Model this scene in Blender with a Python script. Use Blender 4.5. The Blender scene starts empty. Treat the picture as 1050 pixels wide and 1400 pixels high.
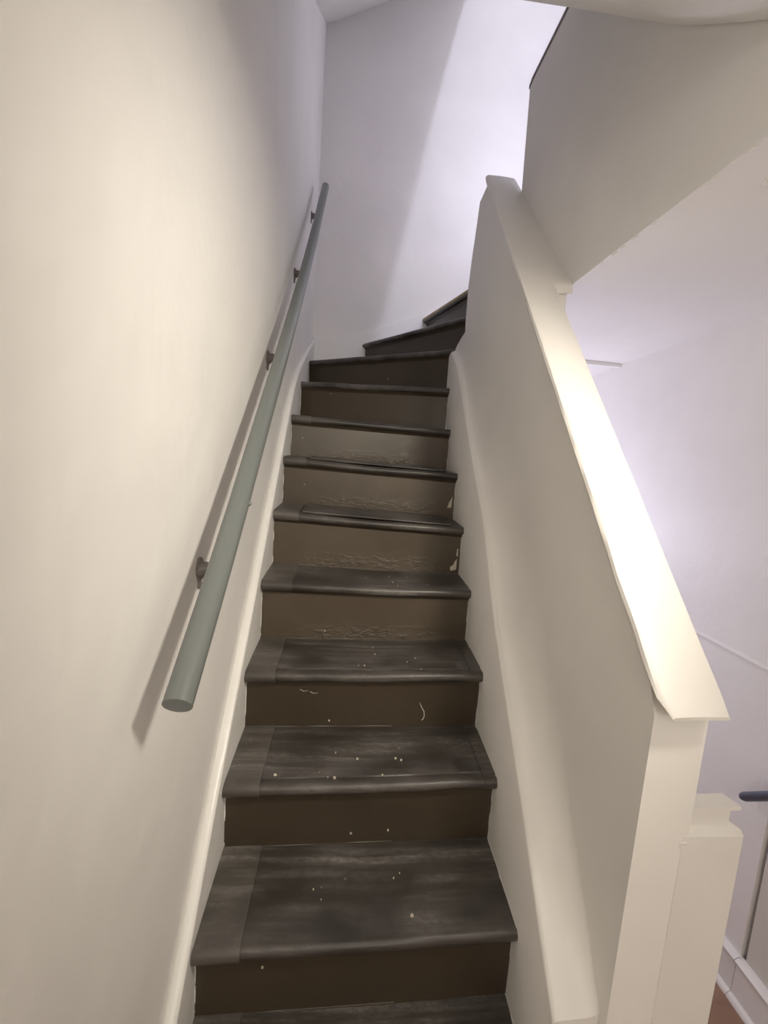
import bpy, bmesh, math, random
from mathutils import Vector, Matrix, noise

C = bpy.context.scene.collection
rnd = random.Random(7)

# ------------------------------------------------------------------ camera
FPX = 622.0
yaw, pitch, roll = math.radians(5.12), math.radians(-7.60), math.radians(3.90)
fw = Vector((math.sin(yaw) * math.cos(pitch), math.cos(yaw) * math.cos(pitch), math.sin(pitch)))
rt0 = Vector((math.cos(yaw), -math.sin(yaw), 0))
up0 = rt0.cross(fw)
rt = rt0 * math.cos(roll) + up0 * math.sin(roll)
up = -rt0 * math.sin(roll) + up0 * math.cos(roll)
cam = bpy.data.objects.new('camera', bpy.data.cameras.new('camera'))
C.objects.link(cam)
cam.matrix_world = Matrix(((rt.x, up.x, -fw.x, .2648), (rt.y, up.y, -fw.y, -.6182), (rt.z, up.z, -fw.z, 1.264), (0, 0, 0, 1)))
cam.data.sensor_fit = 'VERTICAL'
cam.data.sensor_height = 24
cam.data.lens = 24 * FPX / 1400
cam.data.clip_start = .02
bpy.context.scene.camera = cam

# ------------------------------------------------------------------ world, lamps, exposure
w = bpy.data.worlds.new('world')
bpy.context.scene.world = w
w.use_nodes = True
w.node_tree.nodes['Background'].inputs[0].default_value = (.8, .82, 1, 1)
w.node_tree.nodes['Background'].inputs[1].default_value = .05


def lamp(name, loc, col, power, r):
    l = bpy.data.lights.new(name, 'POINT')
    l.energy, l.color, l.shadow_soft_size = power, col, r
    o = bpy.data.objects.new(name, l)
    C.objects.link(o)
    o.location = loc
    return o


# warm spot lamp above and right of the viewer, turned towards the stairs
hall = lamp('hall_ceiling_spot', (1.0, -.50, 1.90), (1, .93, .79), 74, .08)
hall_l = bpy.data.lights.new('hall_ceiling_spot', 'SPOT')
hall_l.energy, hall_l.color, hall_l.shadow_soft_size = 74, (1, .93, .79), .08
hall_l.spot_size, hall_l.spot_blend = math.radians(86), 1.0
hall.data = hall_l
hall.rotation_euler = (Vector((-.02, 1.0, .90)) - hall.location).to_track_quat('-Z', 'Y').to_euler()
lamp('hall_rear_fill', (.45, -1.85, 1.55), (1, .94, .84), 18, .10)          # added fill lamp well behind the viewer, lifts risers and end post
lamp('upper_landing_bulb', (1.47, -.45, 4.0), (.77, .79, 1.0), 98, .06)    # cool bulb one floor up
lamp('winder_fill', (1.36, 2.05, 3.0), (.84, .82, 1.0), 5.6, .08)            # added faint fill in the winder well, lifts the shadowed back wall
lamp('lower_hall_bulb', (1.12, 1.95, .85), (.80, .79, 1.0), 19, .10)       # cool bulb further down the right-hand passage
vs = bpy.context.scene.view_settings
vs.view_transform = 'Standard'
vs.look = 'None'
vs.gamma = 1
vs.use_curve_mapping = False
vs.exposure = 0.0


# ------------------------------------------------------------------ materials
def mat(name):
    m = bpy.data.materials.new(name)
    m.use_nodes = True
    nt = m.node_tree
    return m, nt, nt.nodes['Principled BSDF'], nt.nodes, nt.links


def tex_noise(nt, scale, detail=4, rough=.55, coord='Object', stretch=(1, 1, 1)):
    tc = nt.nodes.new('ShaderNodeTexCoord')
    mp = nt.nodes.new('ShaderNodeMapping')
    mp.inputs['Scale'].default_value = stretch
    nz = nt.nodes.new('ShaderNodeTexNoise')
    nz.inputs['Scale'].default_value = scale
    nz.inputs['Detail'].default_value = detail
    nz.inputs['Roughness'].default_value = rough
    nt.links.new(tc.outputs[coord], mp.inputs[0])
    nt.links.new(mp.outputs[0], nz.inputs['Vector'])
    return nz


def ramp(nt, src, stops):
    r = nt.nodes.new('ShaderNodeValToRGB')
    e = r.color_ramp.elements
    while len(e) < len(stops):
        e.new(.5)
    for k, (p, c) in enumerate(stops):
        e[k].position = p
        e[k].color = tuple(c) + (1,) if len(c) == 3 else c
    nt.links.new(src, r.inputs[0])
    return r


def bump(nt, srcs, b):
    prev = None
    for s, strength, dist in srcs:
        bp = nt.nodes.new('ShaderNodeBump')
        bp.inputs['Strength'].default_value = strength
        bp.inputs['Distance'].default_value = dist
        nt.links.new(s, bp.inputs['Height'])
        if prev:
            nt.links.new(prev.outputs[0], bp.inputs['Normal'])
        prev = bp
    nt.links.new(prev.outputs[0], b.inputs['Normal'])


def paint(name, col, rough=.5, var=.04, bscale=1.0):
    m, nt, b, N, L = mat(name)
    big = tex_noise(nt, 2.2, 3)
    lo = [max(0, c * (1 - var)) for c in col]
    hi = [min(1, c * (1 + var)) for c in col]
    r = ramp(nt, big.outputs[0], [(.3, lo), (.7, hi)])
    L.new(r.outputs[0], b.inputs['Base Color'])
    b.inputs['Roughness'].default_value = rough
    med = tex_noise(nt, 9, 3)
    fine = tex_noise(nt, 170, 2)
    bump(nt, [(med.outputs[0], .25 * bscale, .012), (fine.outputs[0], .12 * bscale, .001)], b)
    return m


WALL = paint('wall_paint', (.90, .875, .85), .55)
TRIM = paint('trim_gloss_paint', (.88, .86, .83), .32, .02, .8)
CREAM = paint('balustrade_paint', (.90, .87, .83), .45)
CEIL = paint('ceiling_paint', (.89, .87, .84), .6, .03, 1.4)
BEIGE = paint('passage_wall_paint', (.74, .70, .64), .6)
RAIL = paint('rail_grey_green_paint', (.170, .184, .178), .38, .03, .15)
RAILB = paint('rail_slate_paint', (.07, .08, .115), .4, .03, .15)
IRON = paint('bracket_grey_paint', (.20, .18, .165), .45, .1, .4)
def wall_left_mat():
    m = WALL.copy()
    m.name = 'wall_paint_over_old_paper'
    nt = m.node_tree
    b = nt.nodes['Principled BSDF']
    last = b.inputs['Normal'].links[0].from_node
    seam = tex_noise(nt, 3.2, 3, .55, stretch=(1, 5.0, .22))
    bp = nt.nodes.new('ShaderNodeBump')
    bp.inputs['Strength'].default_value = .10
    bp.inputs['Distance'].default_value = .008
    nt.links.new(seam.outputs[0], bp.inputs['Height'])
    nt.links.new(last.outputs[0], bp.inputs['Normal'])
    nt.links.new(bp.outputs[0], b.inputs['Normal'])
    return m


WALLP = wall_left_mat()
BARE = paint('bare_nosing', (.50, .42, .27), .6, .1, .5)
CHIP = paint('pale_chip', (.62, .56, .45), .7, .15, .4)


CRUST = paint('crusted_paint', (.15, .135, .12), .7, .4, .6)


def stair_mat(name, dark, light, worn, amount, rough):
    m, nt, b, N, L = mat(name)
    n1 = tex_noise(nt, 5.5, 4, .5, stretch=(.8, 1.5, 1))
    n2 = tex_noise(nt, 26, 4, .6, stretch=(.10, 1.7, 1))
    base = ramp(nt, n1.outputs[0], [(.32, dark), (.62, light)])
    mixf = nt.nodes.new('ShaderNodeMath'); mixf.operation = 'MULTIPLY'
    ra = ramp(nt, n1.outputs[0], [(.40, (0, 0, 0)), (.75, (1, 1, 1))])
    rb = ramp(nt, n2.outputs[0], [(.40, (0, 0, 0)), (.75, (1, 1, 1))])
    L.new(ra.outputs[0], mixf.inputs[0]); L.new(rb.outputs[0], mixf.inputs[1])
    sc = nt.nodes.new('ShaderNodeMath'); sc.operation = 'MULTIPLY'
    sc.inputs[1].default_value = amount
    L.new(mixf.outputs[0], sc.inputs[0])
    n3 = tex_noise(nt, 75, 6, .75, stretch=(.7, 1.3, 1))
    r3 = ramp(nt, n3.outputs[0], [(.40, (0, 0, 0)), (.70, (1, 1, 1))])
    tc = N.new('ShaderNodeTexCoord'); sp = N.new('ShaderNodeSeparateXYZ')
    L.new(tc.outputs['Generated'], sp.inputs[0])
    bk = ramp(nt, sp.outputs[1], [(.45, (0, 0, 0)), (.97, (1, 1, 1))])      # dust trodden in towards the riser
    m1 = N.new('ShaderNodeMath'); m1.operation = 'MULTIPLY'; m1.inputs[1].default_value = .55
    L.new(bk.outputs[0], m1.inputs[0])
    m2 = N.new('ShaderNodeMath'); m2.operation = 'MULTIPLY'
    L.new(m1.outputs[0], m2.inputs[0]); L.new(rb.outputs[0], m2.inputs[1])
    m3 = N.new('ShaderNodeMath'); m3.operation = 'ADD'
    L.new(m2.outputs[0], m3.inputs[0]); L.new(sc.outputs[0], m3.inputs[1])
    m4 = N.new('ShaderNodeMath'); m4.operation = 'MULTIPLY_ADD'; m4.inputs[1].default_value = .75; m4.inputs[2].default_value = .25
    L.new(r3.outputs[0], m4.inputs[0])
    m5 = N.new('ShaderNodeMath'); m5.operation = 'MULTIPLY'; m5.use_clamp = True
    L.new(m3.outputs[0], m5.inputs[0]); L.new(m4.outputs[0], m5.inputs[1])
    mx = nt.nodes.new('ShaderNodeMix'); mx.data_type = 'RGBA'
    L.new(m5.outputs[0], mx.inputs[0])
    L.new(base.outputs[0], mx.inputs[6])
    mx.inputs[7].default_value = tuple(worn) + (1,)
    L.new(mx.outputs[2], b.inputs['Base Color'])
    rr = ramp(nt, n2.outputs[0], [(.3, (rough - .08,) * 3), (.7, (rough + .12,) * 3)])
    L.new(rr.outputs[0], b.inputs['Roughness'])
    fine = tex_noise(nt, 90, 3)
    bump(nt, [(n1.outputs[0], .3, .01), (n2.outputs[0], .25, .002), (n3.outputs[0], .2, .001), (fine.outputs[0], .1, .001)], b)
    return m


TREAD = stair_mat('tread_dark_brown_paint', (.036, .030, .025), (.078, .068, .060), (.34, .32, .30), 1.0, .38)
PATCH = stair_mat('tread_patch_paint', (.060, .052, .044), (.112, .100, .088), (.36, .335, .305), 1.1, .46)


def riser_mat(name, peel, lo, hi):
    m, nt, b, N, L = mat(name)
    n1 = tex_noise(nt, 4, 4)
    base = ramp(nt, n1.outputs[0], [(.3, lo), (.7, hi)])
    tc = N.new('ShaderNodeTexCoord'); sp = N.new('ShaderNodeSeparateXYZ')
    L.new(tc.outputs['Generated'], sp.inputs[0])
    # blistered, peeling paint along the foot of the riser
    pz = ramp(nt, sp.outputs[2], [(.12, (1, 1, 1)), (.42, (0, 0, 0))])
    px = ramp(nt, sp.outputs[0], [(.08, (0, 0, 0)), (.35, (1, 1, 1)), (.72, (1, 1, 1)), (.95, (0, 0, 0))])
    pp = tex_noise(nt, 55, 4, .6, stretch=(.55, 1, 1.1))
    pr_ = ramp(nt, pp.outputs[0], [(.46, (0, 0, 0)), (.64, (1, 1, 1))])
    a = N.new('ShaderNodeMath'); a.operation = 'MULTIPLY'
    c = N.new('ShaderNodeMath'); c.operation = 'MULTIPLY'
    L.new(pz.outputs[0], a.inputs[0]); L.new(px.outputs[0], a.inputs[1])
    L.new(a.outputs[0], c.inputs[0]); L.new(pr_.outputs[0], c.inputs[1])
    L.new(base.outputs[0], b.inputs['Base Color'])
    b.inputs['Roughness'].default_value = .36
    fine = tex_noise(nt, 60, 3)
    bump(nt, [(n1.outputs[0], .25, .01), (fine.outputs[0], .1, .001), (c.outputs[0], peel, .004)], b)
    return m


RISER = riser_mat('riser_dark_brown_shaded_paint', .15, (.050, .036, .022), (.066, .048, .031))  # brown darkened further: shade on the lower risers is put into the colour
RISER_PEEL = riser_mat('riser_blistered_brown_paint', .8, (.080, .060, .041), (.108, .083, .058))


def floor_mat():
    m, nt, b, N, L = mat('brown_floor')
    n = tex_noise(nt, 14, 5, .6, stretch=(.3, 1, 1))
    r = ramp(nt, n.outputs[0], [(.3, (.27, .155, .105)), (.7, (.38, .235, .165))])
    L.new(r.outputs[0], b.inputs['Base Color'])
    b.inputs['Roughness'].default_value = .45
    return m


FLOOR = floor_mat()


# ------------------------------------------------------------------ mesh helpers
def link(name, bm, m, parent=None, smooth=False):
    bmesh.ops.recalc_face_normals(bm, faces=bm.faces[:])
    if parent and parent.name.startswith('staircase'):      # the joinery stops at the wall faces
        for v in bm.verts:
            v.co.x = max(v.co.x, XL + .001)
            v.co.y = min(v.co.y, YB - .001)
    me = bpy.data.meshes.new(name)
    bm.to_mesh(me)
    bm.free()
    me.materials.append(m)
    if smooth:
        for p in me.polygons:
            p.use_smooth = True
        try:
            me.set_sharp_from_angle(angle=math.radians(38))
        except Exception:
            pass
    o = bpy.data.objects.new(name, me)
    C.objects.link(o)
    if parent:
        o.parent = parent
    return o


def thing(name, label, cat, group=None):
    o = bpy.data.objects.new(name, None)
    C.objects.link(o)
    o['label'] = label
    o['category'] = cat
    if group:
        o['group'] = group
    return o


def tag(o, label, cat, group=None):
    o['label'] = label
    o['category'] = cat
    if group:
        o['group'] = group
    return o


def struct(name, bm, m, smooth=False, parent=None):
    o = link(name, bm, m, parent, smooth)
    if parent is None:
        o['kind'] = 'structure'
    return o


def sweep(bm, rings, close=True, caps=True):
    """skin a list of equal-length vertex loops"""
    vv = [[bm.verts.new(p) for p in r] for r in rings]
    n = len(rings[0])
    for a, b in zip(vv[:-1], vv[1:]):
        for i in range(n if close else n - 1):
            j = (i + 1) % n
            try:
                bm.faces.new((a[i], a[j], b[j], b[i]))
            except ValueError:
                pass
    if caps and close:
        bm.faces.new(vv[0][::-1])
        bm.faces.new(vv[-1])
    return vv


def box(bm, x0, x1, y0, y1, z0, z1):
    sweep(bm, [[(x, y0, z0), (x, y1, z0), (x, y1, z1), (x, y0, z1)] for x in (x0, x1)])


def prism_x(bm, poly, x0, x1):
    """polygon of (y, z) pushed from x0 to x1"""
    sweep(bm, [[(x, y, z) for y, z in poly] for x in (x0, x1)])


def bevel(bm, w, seg=2, ang=30):
    es = [e for e in bm.edges if len(e.link_faces) == 2 and e.calc_face_angle(0) > math.radians(ang)]
    bmesh.ops.bevel(bm, geom=es, offset=w, segments=seg, profile=.6, affect='EDGES', clamp_overlap=True)


def lerp(a, b, t):
    return a + (b - a) * t


def poly_at(pts, t):
    """point at fraction t (by index length) of a polyline"""
    L = [0]
    for a, b in zip(pts[:-1], pts[1:]):
        L.append(L[-1] + (Vector(b) - Vector(a)).length)
    s = t * L[-1]
    for i in range(len(pts) - 1):
        if s <= L[i + 1] + 1e-9:
            q = (s - L[i]) / max(1e-9, L[i + 1] - L[i])
            return Vector(pts[i]).lerp(Vector(pts[i + 1]), q)
    return Vector(pts[-1])


def interp(tab, x):
    if x <= tab[0][0]:
        a, b = tab[0], tab[1]
    elif x >= tab[-1][0]:
        a, b = tab[-2], tab[-1]
    else:
        for a, b in zip(tab[:-1], tab[1:]):
            if a[0] <= x <= b[0]:
                break
    return a[1] + (b[1] - a[1]) * (x - a[0]) / (b[0] - a[0])


def tube(bm, pts, r, seg=20, cap_round=0):
    pts = [Vector(p) for p in pts]
    rings = []
    for i, p in enumerate(pts):
        d = (pts[min(i + 1, len(pts) - 1)] - pts[max(i - 1, 0)]).normalized()
        u = d.cross(Vector((1, 0, 0)))
        if u.length < .1:
            u = d.cross(Vector((0, 0, 1)))
        u.normalize()
        v = d.cross(u)
        rr = r[i] if isinstance(r, (list, tuple)) else r
        rings.append([p + (u * math.cos(6.28318 * k / seg) + v * math.sin(6.28318 * k / seg)) * rr for k in range(seg)])
    sweep(bm, rings)


# ------------------------------------------------------------------ the setting
XL, XR, YB, ZF = -.02, 1.61, 2.72, -.40
YF = -2.3            # wall behind the viewer
ZT = 4.9

bm = bmesh.new(); box(bm, XL - .12, XL, YF, YB + .12, ZF - .1, ZT)
struct('wall_left', bm, WALLP)
bm = bmesh.new(); box(bm, XL, XR, YB, YB + .12, ZF - .1, ZT)
struct('wall_back', bm, WALL)
bm = bmesh.new(); box(bm, XR, XR + .14, .535, YB + .12, ZF - .1, ZT)
struct('wall_right', bm, WALL)
bm = bmesh.new(); box(bm, XR + .004, XR + .14, YF, .519, ZF - .1, ZT); box(bm, XR + .025, XR + .14, .519, .535, ZF - .1, ZT)
struct('wall_passage', bm, BEIGE)
bm = bmesh.new(); box(bm, XL - .12, XR + .14, YF - .12, YF, ZF - .1, ZT)
struct('wall_front', bm, WALL)
bm = bmesh.new(); box(bm, XL - .12, XR + .14, YF - .12, YB + .12, ZF - .12, ZF)
struct('floor', bm, FLOOR)
bm = bmesh.new(); box(bm, XL - .12, XR + .14, YF - .12, YB + .12, ZT, ZT + .1)
struct('ceiling_upper', bm, CEIL)
# hall ceiling over the viewer
bm = bmesh.new(); box(bm, XL, XR + .03, YF, .05, 2.02, 2.25)
struct('ceiling_hall', bm, CEIL)

# sloping soffit of the flight above, curling up to the right where it winds
PROF = [(.05, 2.02), (.16, 2.045), (.303, 2.118), (.544, 2.305), (.723, 2.478), (.877, 2.638), (1.2, 2.90), (1.6, 3.185),
        (1.983, 3.451), (2.394, 3.73), (2.72, 3.945)]


def soffit_z(x, y):
    t = min(1, max(0, (y - .8) / 1.7))
    return interp(PROF, y) + t * t * (3 - 2 * t) * (.50 * max(0, x) - .02 * x * x)


def soffit_edge(y):
    return (.96 + (min(y, 1.2) - .876) * (-.045 / .49)) - .004


bm = bmesh.new()
ys = [.05 + (YB - .05) * i / 44 for i in range(45)]
rings = []
for y in ys:
    xs = [lerp(XL, soffit_edge(y), k / 10) for k in range(11)]
    lo = [(x, y, soffit_z(x, y) + .004 * noise.noise(Vector((x * 5, y * 5, 1)))) for x in xs]
    hi = [(xs[-1], y, lo[-1][2] + .26), (xs[0], y, lo[0][2] + .26)]
    rings.append(lo + hi)
sweep(bm, rings)
struct('ceiling_sloping', bm, CEIL, True)

# flat underside of the landing on the right
SL = [(.05, (1.03, 1.915), 1.805), (.263, (1.018, 1.896), 1.802), (.876, (.961, 1.838), 1.790), (1.64, (.93, 1.80), 1.776)]
bm = bmesh.new()
rings = []
for i in range(25):
    y = lerp(.05, 1.64, i / 24)
    xa = interp([(s[0], s[1][0]) for s in SL], y) - .004
    za = interp([(s[0], s[1][1]) for s in SL], y)
    zb = interp([(s[0], s[2]) for s in SL], y)
    xs = [lerp(xa, XR, k / 10) for k in range(11)]
    lo = [(x, y, lerp(za, zb, k / 10) + .005 * noise.noise(Vector((x * 4, y * 4, 4)))) for k, x in enumerate(xs)]
    rings.append(lo + [(xs[-1], y, lo[-1][2] + .03), (xs[0], y, lo[0][2] + .03)])
sweep(bm, rings)
slab = struct('ceiling_landing', bm, CEIL, True)
# blobs of old plaster along its edge and one larger lump near the viewer
bm = bmesh.new()
for y, r in ((.742, .004), (.690, .006), (.655, .004), (.610, .006), (.545, .004), (.40, .007), (.385, .005), (.335, .005), (.30, .007), (.285, .005), (.26, .006)):
    ret = bmesh.ops.create_icosphere(bm, subdivisions=2, radius=r)
    xa = interp([(q[0], q[1][0]) for q in SL], y)
    za = interp([(q[0], q[1][1]) for q in SL], y)
    for v in ret['verts']:
        v.co = Vector((xa + .002 + v.co.x * .7, y + v.co.y * 2.2, za + v.co.z * .7))
for c in ((1.106, .352, 1.876, .010), (1.112, .338, 1.874, .009), (1.101, .341, 1.877, .006)):
    ret = bmesh.ops.create_icosphere(bm, subdivisions=2, radius=c[3])
    for v in ret['verts']:
        v.co = Vector((c[0] + v.co.x, c[1] + v.co.y, c[2] + v.co.z))
link('plaster_lump', bm, TRIM, slab, True)['kind'] = 'stuff'
# stepped end of that ceiling over the passage
bm = bmesh.new(); box(bm, .96, XR, 1.641, 1.675, 1.762, 1.82)
bevel(bm, .006)
struct('trim_1', bm, TRIM)
bm = bmesh.new()
sweep(bm, [[(x, 1.676, 1.775), (x, 2.0, 1.752), (x, YB, 1.80), (x, YB, 1.84), (x, 1.676, 1.82)] for x in (1.06, XR)])
struct('ceiling_passage', bm, CEIL)
# dado ridge on the right wall
bm = bmesh.new()
sweep(bm, [[(XR + .001, y, .664), (XR - .006, y, .664), (XR - .008, y, .672), (XR - .004, y, .678), (XR + .001, y, .680)] for y in (.535, YB)])
struct('trim_2', bm, WALL, True)
# baseboards of the right wall, broken where the wall steps back
for y0, y1, xr in ((.531, YB, XR), (YF, .529, XR)):
    bm = bmesh.new()
    zt = ZF + .135
    prof = [(xr + .006, ZF), (xr - .016, ZF), (xr - .016, zt - .018), (xr - .021, zt - .014), (xr - .021, zt - .004), (xr - .012, zt), (xr + .006, zt)]
    sweep(bm, [[(x, y, z) for x, z in prof] for y in (y0, y1)])
    o = struct('baseboard_right', bm, WALL, True)
    bm = bmesh.new()
    q = [(xr - .012, zt - .010), (xr - .024, zt - .010), (xr - .025, zt - .002), (xr - .014, zt + .006), (xr + .006, zt + .006), (xr + .006, zt - .01)]
    sweep(bm, [[(x, y, z) for x, z in q] for y in (y0, y1)])
    link('top_bead', bm, TRIM, o, True)
    bm = bmesh.new()
    q = [(xr - .015, ZF)] + [(xr - .015 - .017 * math.cos(a), ZF + .017 * math.sin(a)) for a in [i * math.pi / 10 for i in range(6)]]
    sweep(bm, [[(x, y, z) for x, z in q] for y in (y0, y1)])
    link('shoe_moulding', bm, TRIM, o, True)

# ------------------------------------------------------------------ staircase
stairs = thing('staircase', 'dark brown painted wooden winder staircase with worn treads between the walls', 'staircase')
OV = .030            # nosing overhang in front of the riser
TH = .030            # tread thickness
PV = Vector((1.005, 1.60))     # where the winder nosings meet
yl = {-1: -.221, 0: 0, 1: .223, 2: .450, 3: .678, 4: .899, 5: 1.114, 6: 1.336, 7: 1.550}
zl = {-1: -.2, 0: 0, 1: .199, 2: .396, 3: .586, 4: .800, 5: 1.012, 6: 1.212, 7: 1.401, 8: 1.604, 9: 1.792, 10: 2.0, 11: 2.2, 12: 2.4}
yr = {-1: -.221, 0: .02, 1: .245, 2: .476, 3: .694, 4: .925, 5: 1.126, 6: 1.332, 7: 1.585}
zr = {-1: -.2, 0: 0, 1: .201, 2: .401, 3: .595, 4: .789, 5: .985, 6: 1.189, 7: 1.389, 8: 1.602, 9: 1.808, 10: 2.0, 11: 2.2, 12: 2.4}


def xw(y):
    return .705 + .0076 * y / .222


front = {}
for k in range(-1, 8):
    front[k] = (Vector((0, yl[k], zl[k])), Vector((xw(yr[k]) + .006, yr[k], zr[k])))
front[8] = (Vector((0, 1.905, zl[8])), Vector((.775, 1.703, zr[8])))
front[9] = (Vector((0, 2.340, zl[9])), Vector((.80, 1.757, zr[9])))
front[10] = (Vector((.323, 2.715, 2.0)), Vector((.95, 1.69, 2.0)))
front[11] = (Vector((.745, 2.715, 2.2)), Vector((.99, 1.66, 2.2)))
front[12] = (Vector((1.20, 2.715, 2.4)), Vector((1.03, 1.66, 2.4)))


def inward(k):
    a, b = front[k]
    d = (b - a); d.z = 0; d.normalize()
    return Vector((-d.y, d.x, 0))          # horizontal, away from the viewer, across the nosing


def back_pts(k):
    """line along the foot of the next riser, where tread k ends"""
    if k == 12:
        return [Vector((1.59, 2.70, 2.4)), Vector((1.08, 1.70, 2.4))]
    a, b = front[k + 1]
    n = inward(k + 1) * (OV + .012)
    pts = [a + n, b + n]
    if k == 9:
        pts = [Vector((0, YB - .01, 0)), Vector((.34, YB - .01, 0)), pts[1]]
    elif k in (10, 11):
        pts[0].y = min(pts[0].y, YB - .005)
    return pts


def tread_rings(k, t0, t1, n, lift=0, nose=0, groove=False, thick=TH, dent=.0):
    a, b = front[k]
    bp = back_pts(k)
    nin = inward(k)
    out = []
    r = thick / 2
    for i in range(n + 1):
        t = lerp(t0, t1, i / n)
        f = a.lerp(b, t)
        g = poly_at(bp, t)
        g = Vector((g.x, g.y, f.z))
        wob = .0025 * noise.noise(Vector((f.x * 6, k * 3.1, 0)))
        dz = lift - dent * math.exp(-((t - .5) / .25) ** 2) + .0015 * noise.noise(Vector((f.x * 9, k * 1.7, 5)))
        top = f.z + dz
        fo = f + nin * (nose + wob)
        ring = [Vector((g.x, g.y, top))]
        m = fo.lerp(g, .5); ring.append(Vector((m.x, m.y, top + .5 * dz)))
        if groove:
            gd = .002 + .001 * noise.noise(Vector((f.x * 8, k, 11)))
            for off, dz_ in ((.037, 0), (.0345, gd), (.0325, gd), (.030, 0)):
                q = fo + nin * off
                ring.append(Vector((q.x, q.y, top - dz_)))
        for j in range(9):                      # bullnose
            an = math.pi / 2 - math.pi * j / 8
            q = fo + nin * (r - r * math.cos(an) * 1.0)
            ring.append(Vector((q.x, q.y, top - r + r * math.sin(an))))
        ring.append(Vector((g.x, g.y, top - thick)))
        out.append(ring)
    return out


chips = []
for k in range(-1, 13):
    bm = bmesh.new()
    sweep(bm, tread_rings(k, 0, 1, 24, groove=2 <= k < 7, dent=.004 if k < 7 else .001))
    o = link('tread', bm, TREAD, stairs, True)
    # riser below this tread
    kk = k
    a, b = front[k]
    n = inward(k)
    za, zb = (zl[k - 1], zr[k - 1]) if k - 1 in zl else (ZF, ZF)
    bm = bmesh.new()
    rings = []
    for i in range(9):
        t = i / 8 if k < 8 else lerp(-.07 if k < 10 else -.012, 1.03, i / 8)
        f = a + (b - a) * t + n * (OV + .001 * noise.noise(Vector((t * 5, k, 2))))
        if k in (10, 11):
            f.y = min(f.y, YB - .002)
        g = f + n * .02
        z0 = lerp(za, zb, t) - .012
        z1 = lerp(a.z, b.z, t) - TH + .006
        rings.append([Vector((f.x, f.y, z0)), Vector((f.x, f.y, z1)), Vector((g.x, g.y, z1)), Vector((g.x, g.y, z0))])
    sweep(bm, rings)
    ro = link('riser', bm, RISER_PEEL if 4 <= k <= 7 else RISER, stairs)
    # cove moulding under the nosing
    if k > -1:
        bm = bmesh.new()
        rings = []
        for i in range(9):
            t = i / 8 if k < 8 else lerp(-.07 if k < 10 else -.012, 1.03, i / 8)
            f = a + (b - a) * t + n * (OV + .002)
            z1 = lerp(a.z, b.z, t) - TH + .002
            q = [Vector((f.x, f.y, z1)), Vector((f.x, f.y, z1)) - n * .013, Vector((f.x, f.y, z1 - .004)) - n * .012,
                 Vector((f.x, f.y, z1 - .009)) - n * .006, Vector((f.x, f.y, z1 - .016)) - n * .003, Vector((f.x, f.y, z1 - .017))]
            rings.append(q)
        sweep(bm, rings)
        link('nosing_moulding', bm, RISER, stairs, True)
    W = (b - a).length
    # repair piece let into the wall end of the lower treads
    if 0 <= k <= 7:
        bm = bmesh.new()
        wd = {0: .102, 1: .099, 2: .091, 3: .090, 4: .104, 5: .096, 6: .095, 7: .09}[k]
        sweep(bm, tread_rings(k, .002, wd / W, 3, lift=.0035, nose=-.004 - .002 * (k % 2), thick=TH + .006))
        p = link('tread_patch', bm, PATCH, stairs, True)
        if k == 1:
            p['label'] = 'greyer worn repair piece at the wall end of the tread'
    # ragged pale paint where the strings meet tread and riser
    if 0 <= k <= 8:
        for side in (0, 1):
            e = (a, b)[side]
            g = back_pts(k)[0] if side == 0 else back_pts(k)[-1]
            xx = .0005 if side == 0 else -.0005
            way = [Vector((e.x + xx, e.y + .012, e.z + .001)), Vector((e.x + xx, g.y - .011, e.z + .001)),
                   Vector((e.x + xx, g.y - .0115, e.z + .17 if k < 8 else e.z + .1))]
            if side == 1:
                for p_ in way:
                    p_.x = xw(p_.y) - .0004
            pts = [way[0].lerp(way[1], i / 14) for i in range(15)] + [way[1].lerp(way[2], i / 12) for i in range(1, 13)]
            rs = [max(.0002, .0011 + .0022 * noise.noise(Vector((p_.y * 30, p_.z * 30, side * 7 + k)))) for p_ in pts]
            bm = bmesh.new()
            tube(bm, pts, rs, 5)
            link('paint_edge', bm, CREAM, stairs, True)
    # pale crusted paint line where the tread meets the next riser
    if 0 <= k <= 5:
        bp = back_pts(k)
        bm = bmesh.new()
        pts, rs = [], []
        for i in range(26):
            t = lerp(.01, .62 if k != 4 else .9, i / 25)
            g = poly_at(bp, t)
            nn = noise.noise(Vector((t * 9, k * 2.3, 8)))
            pts.append(Vector((g.x, g.y - .0125, lerp(a.z, b.z, t) + .001 + .001 * nn)))
            rs.append(max(.0003, .0009 + .0022 * nn))
        tube(bm, pts, rs, 6)
        link('paint_crust', bm, CRUST, stairs, True)
    if k in (2, 3):
        bm = bmesh.new()
        sweep(bm, tread_rings(k, 1 - .042 / W, .998, 2, lift=.002, nose=-.002, thick=TH + .003))
        link('tread_patch', bm, TREAD, stairs, True)
    # thin covering board that stops short of the inner string
    if k in (5, 6):
        bm = bmesh.new()
        sweep(bm, tread_rings(k, .145, 1 - .055 / W, 8, lift=.009, nose=.012, thick=.009))
        link('covering_board', bm, TREAD, stairs, True)
    if k == 11:
        bm = bmesh.new()
        rr = tread_rings(k, 0.0, .999, 6, lift=.006, nose=-.006, thick=.022)
        sweep(bm, rr)
        link('nosing_strip', bm, BARE, stairs, True)['label'] = 'pale bare strip along the top nosing'

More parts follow.
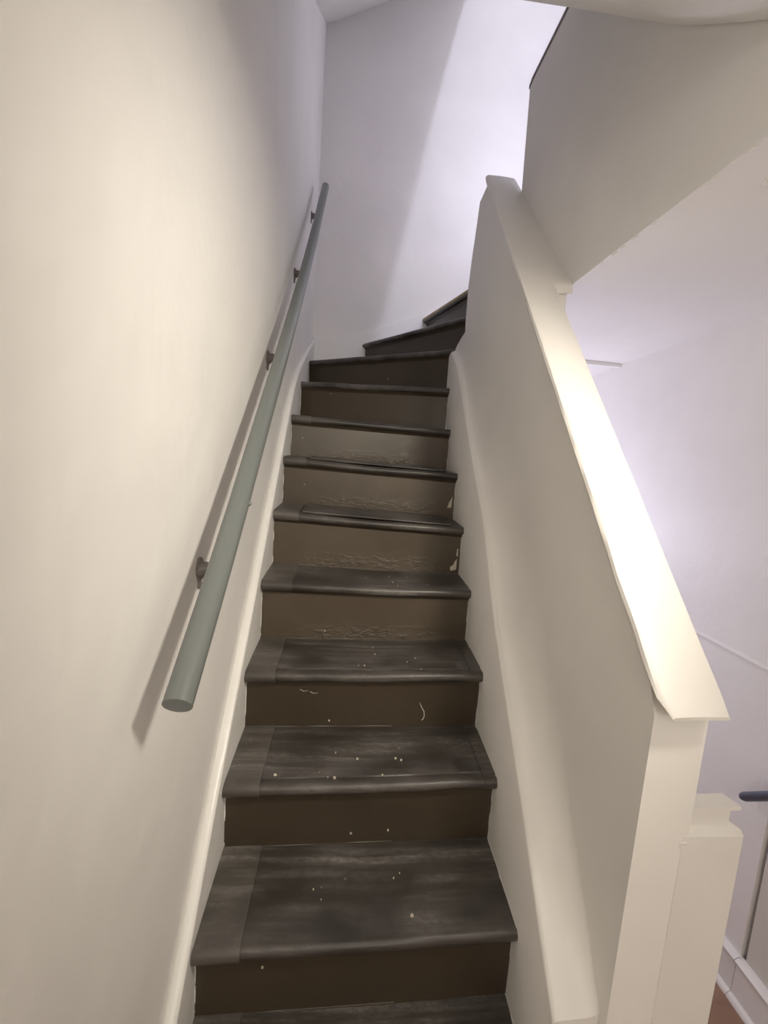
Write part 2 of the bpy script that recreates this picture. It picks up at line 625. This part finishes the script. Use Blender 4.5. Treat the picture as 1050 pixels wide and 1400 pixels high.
# wall string on the left with its rounded bead
TOPL = [(-.30, -.235), (-.1, -.045), (.125, .170), (.36, .391), (.43, .489), (.73, .723), (.806, .790), (1.324, 1.285), (1.60, 1.530),
        (1.80, 1.655), (2.05, 1.775), (2.30, 1.862), (2.52, 1.937), (2.62, 1.975), (2.715, 2.01)]
TOPL = [(-.30, -.245), (.125, .168), (.38, .418), (.73, .735), (.80, .800), (1.324, 1.285), (1.60, 1.528), (1.75, 1.62), (2.05, 1.752),
        (2.30, 1.850), (2.52, 1.932), (2.62, 1.97), (2.715, 2.01)]
bm = bmesh.new()
rings = []
ysl = [lerp(-.30, 2.715, i / 60) for i in range(61)]
for y in ysl:
    z = interp(TOPL, y)
    zb = max(ZF, interp([(-.3, -.6), (0, -.25), (1.55, 1.1), (2.72, 1.45)], y))
    rings.append([(XL, y, zb), (0, y, zb), (0, y, z - .012), (XL, y, z - .006)])
sweep(bm, rings)
ws = link('wall_string', bm, WALL, stairs, True)
ws['label'] = 'white painted string board along the left wall'
bm = bmesh.new()
rings = []
for y in ysl:
    z = interp(TOPL, y)
    c = (-.008, z - .006)
    rings.append([(c[0] + .0135 * math.cos(a), y, c[1] + .011 * math.sin(a)) for a in [i * math.pi / 5 for i in range(10)]])
sweep(bm, rings)
link('bead', bm, TRIM, ws, True)
# skirting of the winders on the back wall
TB = [(XL, 2.03), (.07, 2.008), (.22, 2.040), (.334, 2.076), (.50, 2.143), (.743, 2.236), (.95, 2.32), (1.2, 2.43)]
bm = bmesh.new()
rings = []
for i in range(31):
    x = lerp(-.002, 1.05, i / 30)
    z = interp(TB, x)
    rings.append([(x, YB - .018, 1.6 + .25 * max(0, x)), (x, YB - .018, z - .012), (x, YB - .012, z - .002), (x, YB, z), (x, YB, 1.6 + .25 * max(0, x))])
sweep(bm, rings)
link('winder_skirting', bm, TRIM, stairs, True)['label'] = 'white skirting stepping up the back wall beside the winders'

# inner string: a low plastered kerb with a coved ledge against the balustrade
TOPS = [(.062, .222), (.289, .451), (.644, .785), (.866, 1.055), (1.17, 1.315), (1.524, 1.645), (1.60, 1.705), (1.70, 1.757), (1.77, 1.785), (1.81, 1.795)]
bm = bmesh.new()
rings = []
for i in range(49):
    y = lerp(.066, 1.81, i / 48)
    z = interp(TOPS, y) + .002 * noise.noise(Vector((y * 7, 0, 3)))
    xs = xw(y)
    zb = max(ZF, z - .62)
    ring = [(xs, y, zb), (xs, y, z - .008), (xs + .003, y, z - .001), (xs + .010, y, z + .003)]
    x0_ = lerp(xs, .80, .15 if y > .3 else lerp(.6, .15, max(0, y - .06) / .24))
    hc = interp([(.06, .012), (.2, .09), (.5, .22), (1.2, .30), (1.5, .22), (1.7, .08), (1.81, .01)], y)
    ring.append((x0_, y, z + .006))
    for j in range(1, 11):
        a = math.pi / 2 * j / 10
        ring.append((lerp(x0_, .7968, math.sin(a)), y, z + .006 + hc * (1 - math.cos(a))))
    ring.append((.7968, y, zb))
    rings.append(ring)
sweep(bm, rings)
link('inner_string', bm, CREAM, stairs, True)['label'] = 'cream plastered inner string with a coved ledge'

# chips, flecks and scratches that show on the treads and risers
bm = bmesh.new()
def fleck(bm, p, r, n):
    n = Vector(n); u = n.orthogonal().normalized(); v = n.cross(u)
    k = 6
    top = [bm.verts.new(Vector(p) + (u * math.cos(6.283 * i / k) * (.7 + .6 * rnd.random()) + v * math.sin(6.283 * i / k) * (.7 + .6 * rnd.random())) * r + n * .0012) for i in range(k)]
    bot = [bm.verts.new(t.co - n * .004) for t in top]
    bm.faces.new(top)
    for i in range(k):
        bm.faces.new((top[i], bot[i], bot[(i + 1) % k], top[(i + 1) % k]))


def on_tread(k, t, s):
    a, b = front[k]
    f = a.lerp(b, t)
    g = poly_at(back_pts(k), t)
    return Vector((lerp(f.x, g.x, s), lerp(f.y, g.y, s), f.z))


for k, n in ((1, 6), (2, 6), (3, 7), (4, 7), (5, 5), (6, 4)):
    for i in range(n):
        t = min(.95, max(.06, rnd.gauss(.5, .22)))
        fleck(bm, on_tread(k, t, .12 + .7 * rnd.random()) + Vector((0, 0, -.001)), .0008 + .0012 * rnd.random() ** 2, (0, 0, 1))
for t, k, r in ((.17, 2, .004), (.385, 2, .0042), (.62, 2, .003), (.64, 2, .003), (.47, 2, .003), (.66, 1, .004)):
    fleck(bm, on_tread(k, t, .1 + .3 * rnd.random()), r, (0, 0, 1))
for k, t, h in ((1, .20, .12), (2, .46, .03), (2, .60, .035), (3, .35, .02), (4, .3, .03), (6, .12, .09), (7, .07, .09), (9, .57, .07), (8, .2, .15)):
    if k in zl:
        a, b = front[k]
        q = a.lerp(b, t) + inward(k) * (OV - .001)
        q.z = lerp(zl[k - 1], zr[k - 1], t) + h
        fleck(bm, q, .0025 if k > 3 else .0032, -inward(k))
o = link('paint_fleck', bm, CHIP, stairs)
o['kind'] = 'stuff'
o['label'] = 'pale flecks and chips scattered on the treads and risers'
# curved pale scratch on a riser
a, b = front[3]
base = a.lerp(b, .735)
bm = bmesh.new()
pts = []
for i, (dx, dz) in enumerate(((0, .112), (.006, .098), (.016, .082), (.018, .066), (.015, .056), (.010, .052))):
    pts.append(Vector((base.x + dx, base.y + OV - .0008 + dx * .02, zl[2] + dz - .028)))
tube(bm, pts, [.0008, .0014, .0016, .0014, .0016, .001], 6)
link('paint_scratch', bm, CHIP, stairs, True)
for xx, zz in ((.17, .125), (.2, .118)):
    a, b = front[3]
    q = a.lerp(b, xx / .72)
    bm = bmesh.new()
    tube(bm, [Vector((q.x - .012, q.y + OV, zl[2] + zz)), Vector((q.x, q.y + OV - .0004, zl[2] + zz - .006)), Vector((q.x + .012, q.y + OV, zl[2] + zz - .004))], .0009, 5)
    link('paint_scratch', bm, CHIP, stairs, True)
# bare plaster showing at the string ends of two risers
for k, shapes in ((5, [((-.034, .012), (-.012, .018), (-.012, .062), (-.020, .050), (-.024, .038), (-.038, .026)), ((-.016, .075), (-.010, .072), (-.010, .105), (-.014, .104))]),
                  (6, [((-.030, .048), (-.012, .052), (-.011, .100), (-.016, .088), (-.024, .072))])):
    a, b = front[k]
    n = inward(k)
    for sh in shapes:
        bm = bmesh.new()
        q0 = b + n * (OV + .0005)
        fr = [Vector((q0.x + dx - .004, q0.y + (dx) * (b.y - a.y) / W, zr[k - 1] + dz)) for dx, dz in sh]
        sweep(bm, [[p - n * .0025 for p in fr], [p + n * .004 for p in fr]])
        link('exposed_plaster', bm, CHIP, stairs)

# ------------------------------------------------------------------ lower balustrade (solid, plastered)
bal = thing('stair_balustrade', 'tall cream solid balustrade wall sloping up beside the stairs with a broad coping', 'balustrade')


def cap_z(y):
    return .878 + 1.09 * y


bm = bmesh.new()
Y0 = .045
face = [(Y0, ZF), (Y0, .86), (Y0 + .03, cap_z(Y0 + .03) - .03), (1.40, cap_z(1.40) - .03), (1.449, 2.415), (1.560, 2.400), (1.575, 2.335), (1.622, 2.167),
        (1.640, 2.062), (1.635, 1.9), (1.610, 1.78), (1.600, 1.40), (1.600, ZF)]
n = len(face)
rings = []
for x in (.797, .895):
    rings.append([(x, y, z) for y, z in face])
sweep(bm, rings)
bevel(bm, .006, 2, 40)
link('body', bm, CREAM, bal, True)
# wider upper stretch of the wall under the landing panel
bm = bmesh.new()
sweep(bm, [[(x, .885, 1.2), (x, .885, cap_z(.885) - .025), (x, 1.36, cap_z(1.36) - .025), (x, 1.60, 2.34), (x, 1.60, 1.2)] for x in (.885, .945)])
link('body_thickening', bm, CREAM, bal, True)
# coping
bm = bmesh.new()
rings = []
N = 60
for i in range(N + 1):
    y = ([lerp(.004, .874, k / 36) for k in range(37)] + [lerp(.880, 1.44, k / 23) for k in range(24)])[i]
    z = cap_z(y)
    xa = .783 + .004 * noise.noise(Vector((y * 14, 2, 0))) * (1 if y < .3 else .3)
    xb = .896 + .0015 * noise.noise(Vector((y * 14, 5, 0)))
    if y > .875:
        xb = interp([(.875, .960), (1.03, .957), (1.2, .940), (1.44, .912)], y)
    if i == 0:
        xa += .012
    j = .004 * noise.noise(Vector((y * 40, 9, 0)))
    t = lerp(.006, .030, min(1, max(0, (y - .004) / .07)))
    rings.append([(xa + .004, y, z - t), (xa, y, z - t * .5), (xa + .002 + abs(j), y, z - t * .16), (xa + .011, y, z + .001), (lerp(xa, xb, .5), y, z + .002), (xb - .006, y, z),
                  (xb, y, z - .005), (xb, y, z - t)])
sweep(bm, rings)
bm.verts.ensure_lookup_table()
for v in bm.verts:                               # ragged, chipped lower end
    if v.co.y < .012:
        v.co.y += .010 * noise.noise(Vector((v.co.x * 70, 3, 0)))
        v.co.z += .003 * noise.noise(Vector((v.co.x * 90, 7, 0)))
link('coping', bm, CREAM, bal, True)['label'] = 'broad sloping coping with a chipped lower end'
# low return beside the end post with its undercut ledge
bm = bmesh.new()
prism_x(bm, [(Y0 - .001, ZF), (Y0 - .001, .635), (Y0 + .006, .642), (Y0 + .022, .650), (Y0 + .030, .650), (Y0 + .030, ZF)], .885, .998)
for v in bm.verts:
    if v.co.z > .645:
        v.co.x = min(v.co.x, .982)
bevel(bm, .003, 2, 35)
link('low_return', bm, CREAM, bal, True)
bm = bmesh.new(); box(bm, .885, .978, Y0 + .012, Y0 + .028, .62, .690)
link('ledge_neck', bm, CREAM, bal)
bm = bmesh.new()
sweep(bm, [[(x, Y0 + .001, z), (x - d, Y0 + .030, z + .001), (x - d, Y0 + .030, z + .010), (x, Y0 + .001, z + .007)] for x, d, z in ((.882, 0, .681), (.986, .012, .684))])
bevel(bm, .003, 2, 35)
link('ledge_cap', bm, CREAM, bal, True)
bm = bmesh.new()
for p in ((.888, .622, .007), (.884, .616, .004)):
    ret = bmesh.ops.create_icosphere(bm, subdivisions=2, radius=p[2])
    for v in ret['verts']:
        v.co = Vector((p[0] + v.co.x * 1.3, Y0 + v.co.y * .4, p[1] + v.co.z * .7))
link('plaster_lump', bm, CREAM, bal, True)

# ------------------------------------------------------------------ landing panel above
up_ = thing('landing_balustrade', 'grey-shadowed solid balustrade panel of the landing above, ending over the coping', 'balustrade')


def px(y):
    return .96 + (y - .876) * (-.045 / .49)


bm = bmesh.new()
poly = [(.055, 1.947), (.263, 1.929), (.895, 1.846), (1.354, 2.343), (1.373, 2.755), (1.092, 2.820), (.055, 3.06)]
sweep(bm, [[(px(y) + dx, y, z) for y, z in poly] for dx in (0, .055)])
bevel(bm, .003, 1, 40)
link('panel', bm, CREAM, up_, True)
bm = bmesh.new()
rings = []
for y, z in ((1.376, 2.750), (1.355, 2.764), (1.092, 2.825), (.055, 3.065)):
    rings.append([(px(y) - .003, y, z - .006), (px(y) - .003, y, z + .008), (px(y) + .062, y, z + .008), (px(y) + .062, y, z - .006)])
sweep(bm, rings)
link('top_cap', bm, IRON, up_)['label'] = 'thin dark cap along the top edge'

# ------------------------------------------------------------------ hand rails
rail = thing('handrail', 'long grey-green round handrail fixed along the left wall', 'handrail')
RP = [(-.012, .892), (.25, 1.074), (.437, 1.220), (.60, 1.345), (.80, 1.498), (1.02, 1.668), (1.259, 1.856), (1.55, 2.096), (1.823, 2.330), (2.10, 2.575), (2.345, 2.796)]


def rail_z(y):
    return interp(RP, y)


bm = bmesh.new()
pts = []
for i in range(41):
    y = lerp(-.008, 2.345, i / 40)
    s = sum(rail_z(min(2.345, max(-.008, y + d))) for d in (-.12, -.06, 0, .06, .12)) / 5 if .12 < y < 2.2 else rail_z(y)
    pts.append((.05, y, s))
tube(bm, pts, [.0207] * 41, 28)
es = [e for e in bm.edges if len(e.link_faces) == 2 and e.calc_face_angle(0) > math.radians(60)]
bmesh.ops.bevel(bm, geom=es, offset=.004, segments=2, profile=.6, affect='EDGES')
link('rail', bm, RAIL, rail, True)
for yb, zb in ((.303, 1.000), (.998, 1.545), (1.615, 2.035), (2.275, 2.590)):
    bm = bmesh.new()
    yc = yb
    zr_ = rail_z(yc)
    # leaf shaped wall plate
    pl = []
    for t, wdt in ((0, .005), (.1, .012), (.3, .018), (.5, .016), (.68, .008), (.78, .006), (.88, .009), (.96, .007), (1, .003)):
        pl.append((lerp(zb + .027, zb - .037, t), wdt))
    loop = [(yc + wd, z) for z, wd in pl] + [(yc - wd, z) for z, wd in pl[::-1]]
    sweep(bm, [[(XL, y, z) for y, z in loop], [(XL + .005, y, z) for y, z in loop]])
    b = link('bracket', bm, IRON, rail, True)
    bm = bmesh.new()
    tube(bm, [(XL + .002, yc, zb + .002), (XL + .020, yc, zb + .008), (XL + .040, yc, zb + .013), (.036, yc, zr_ - .026), (.050, yc, zr_ - .021)],
         [.019, .0115, .0075, .007, .010], 12)
    link('arm', bm, IRON, b, True)
    bm = bmesh.new()
    dirv = Vector((0, 1, .78)).normalized()
    c = Vector((.052, yc, zr_ - .0225))
    nrm = Vector((0, -.78, 1)).normalized()
    sd = Vector((1, 0, 0))
    sweep(bm, [[c + dirv * s + sd * a_ + nrm * h for a_, h in ((-.010, -.002), (.010, -.002), (.010, .003), (-.010, .003))] for s in (-.03, .03)])
    link('saddle', bm, IRON, b)
    bm = bmesh.new()
    for dz in (.020, -.022):
        ret = bmesh.ops.create_icosphere(bm, subdivisions=2, radius=.0042)
        for v in ret['verts']:
            v.co = Vector((XL + .005 + max(-.001, v.co.x * .6), yc + v.co.y, zb + dz + v.co.z))
    link('screw', bm, IRON, b, True)['kind'] = 'stuff'
bm = bmesh.new()
for yq in (.33,):
    ret = bmesh.ops.create_icosphere(bm, subdivisions=2, radius=.005)
    for v in ret['verts']:
        v.co += Vector((.071, yq, rail_z(yq) + .002))
link('screw_head', bm, RAIL, rail, True)

r2 = thing('handrail', 'short dark slate handrail end on the passage wall at the right edge', 'handrail')
bm = bmesh.new()
pa, pb = Vector((1.565, .585, .262)), Vector((1.565, -.30, .262 + .86 * .885))
tube(bm, [pa, pa.lerp(pb, .01), pa.lerp(pb, .5), pb], [.010, .0135, .0135, .0135], 16)
link('rail', bm, RAILB, r2, True)
for t in (.25, .85):
    c = pa.lerp(pb, t)
    bm = bmesh.new()
    tube(bm, [c + Vector((0, 0, -.010)), c + Vector((.02, 0, -.03)), Vector((XR + .005, c.y, c.z - .035))], [.006, .006, .010], 8)
    link('bracket', bm, IRON, r2, True)
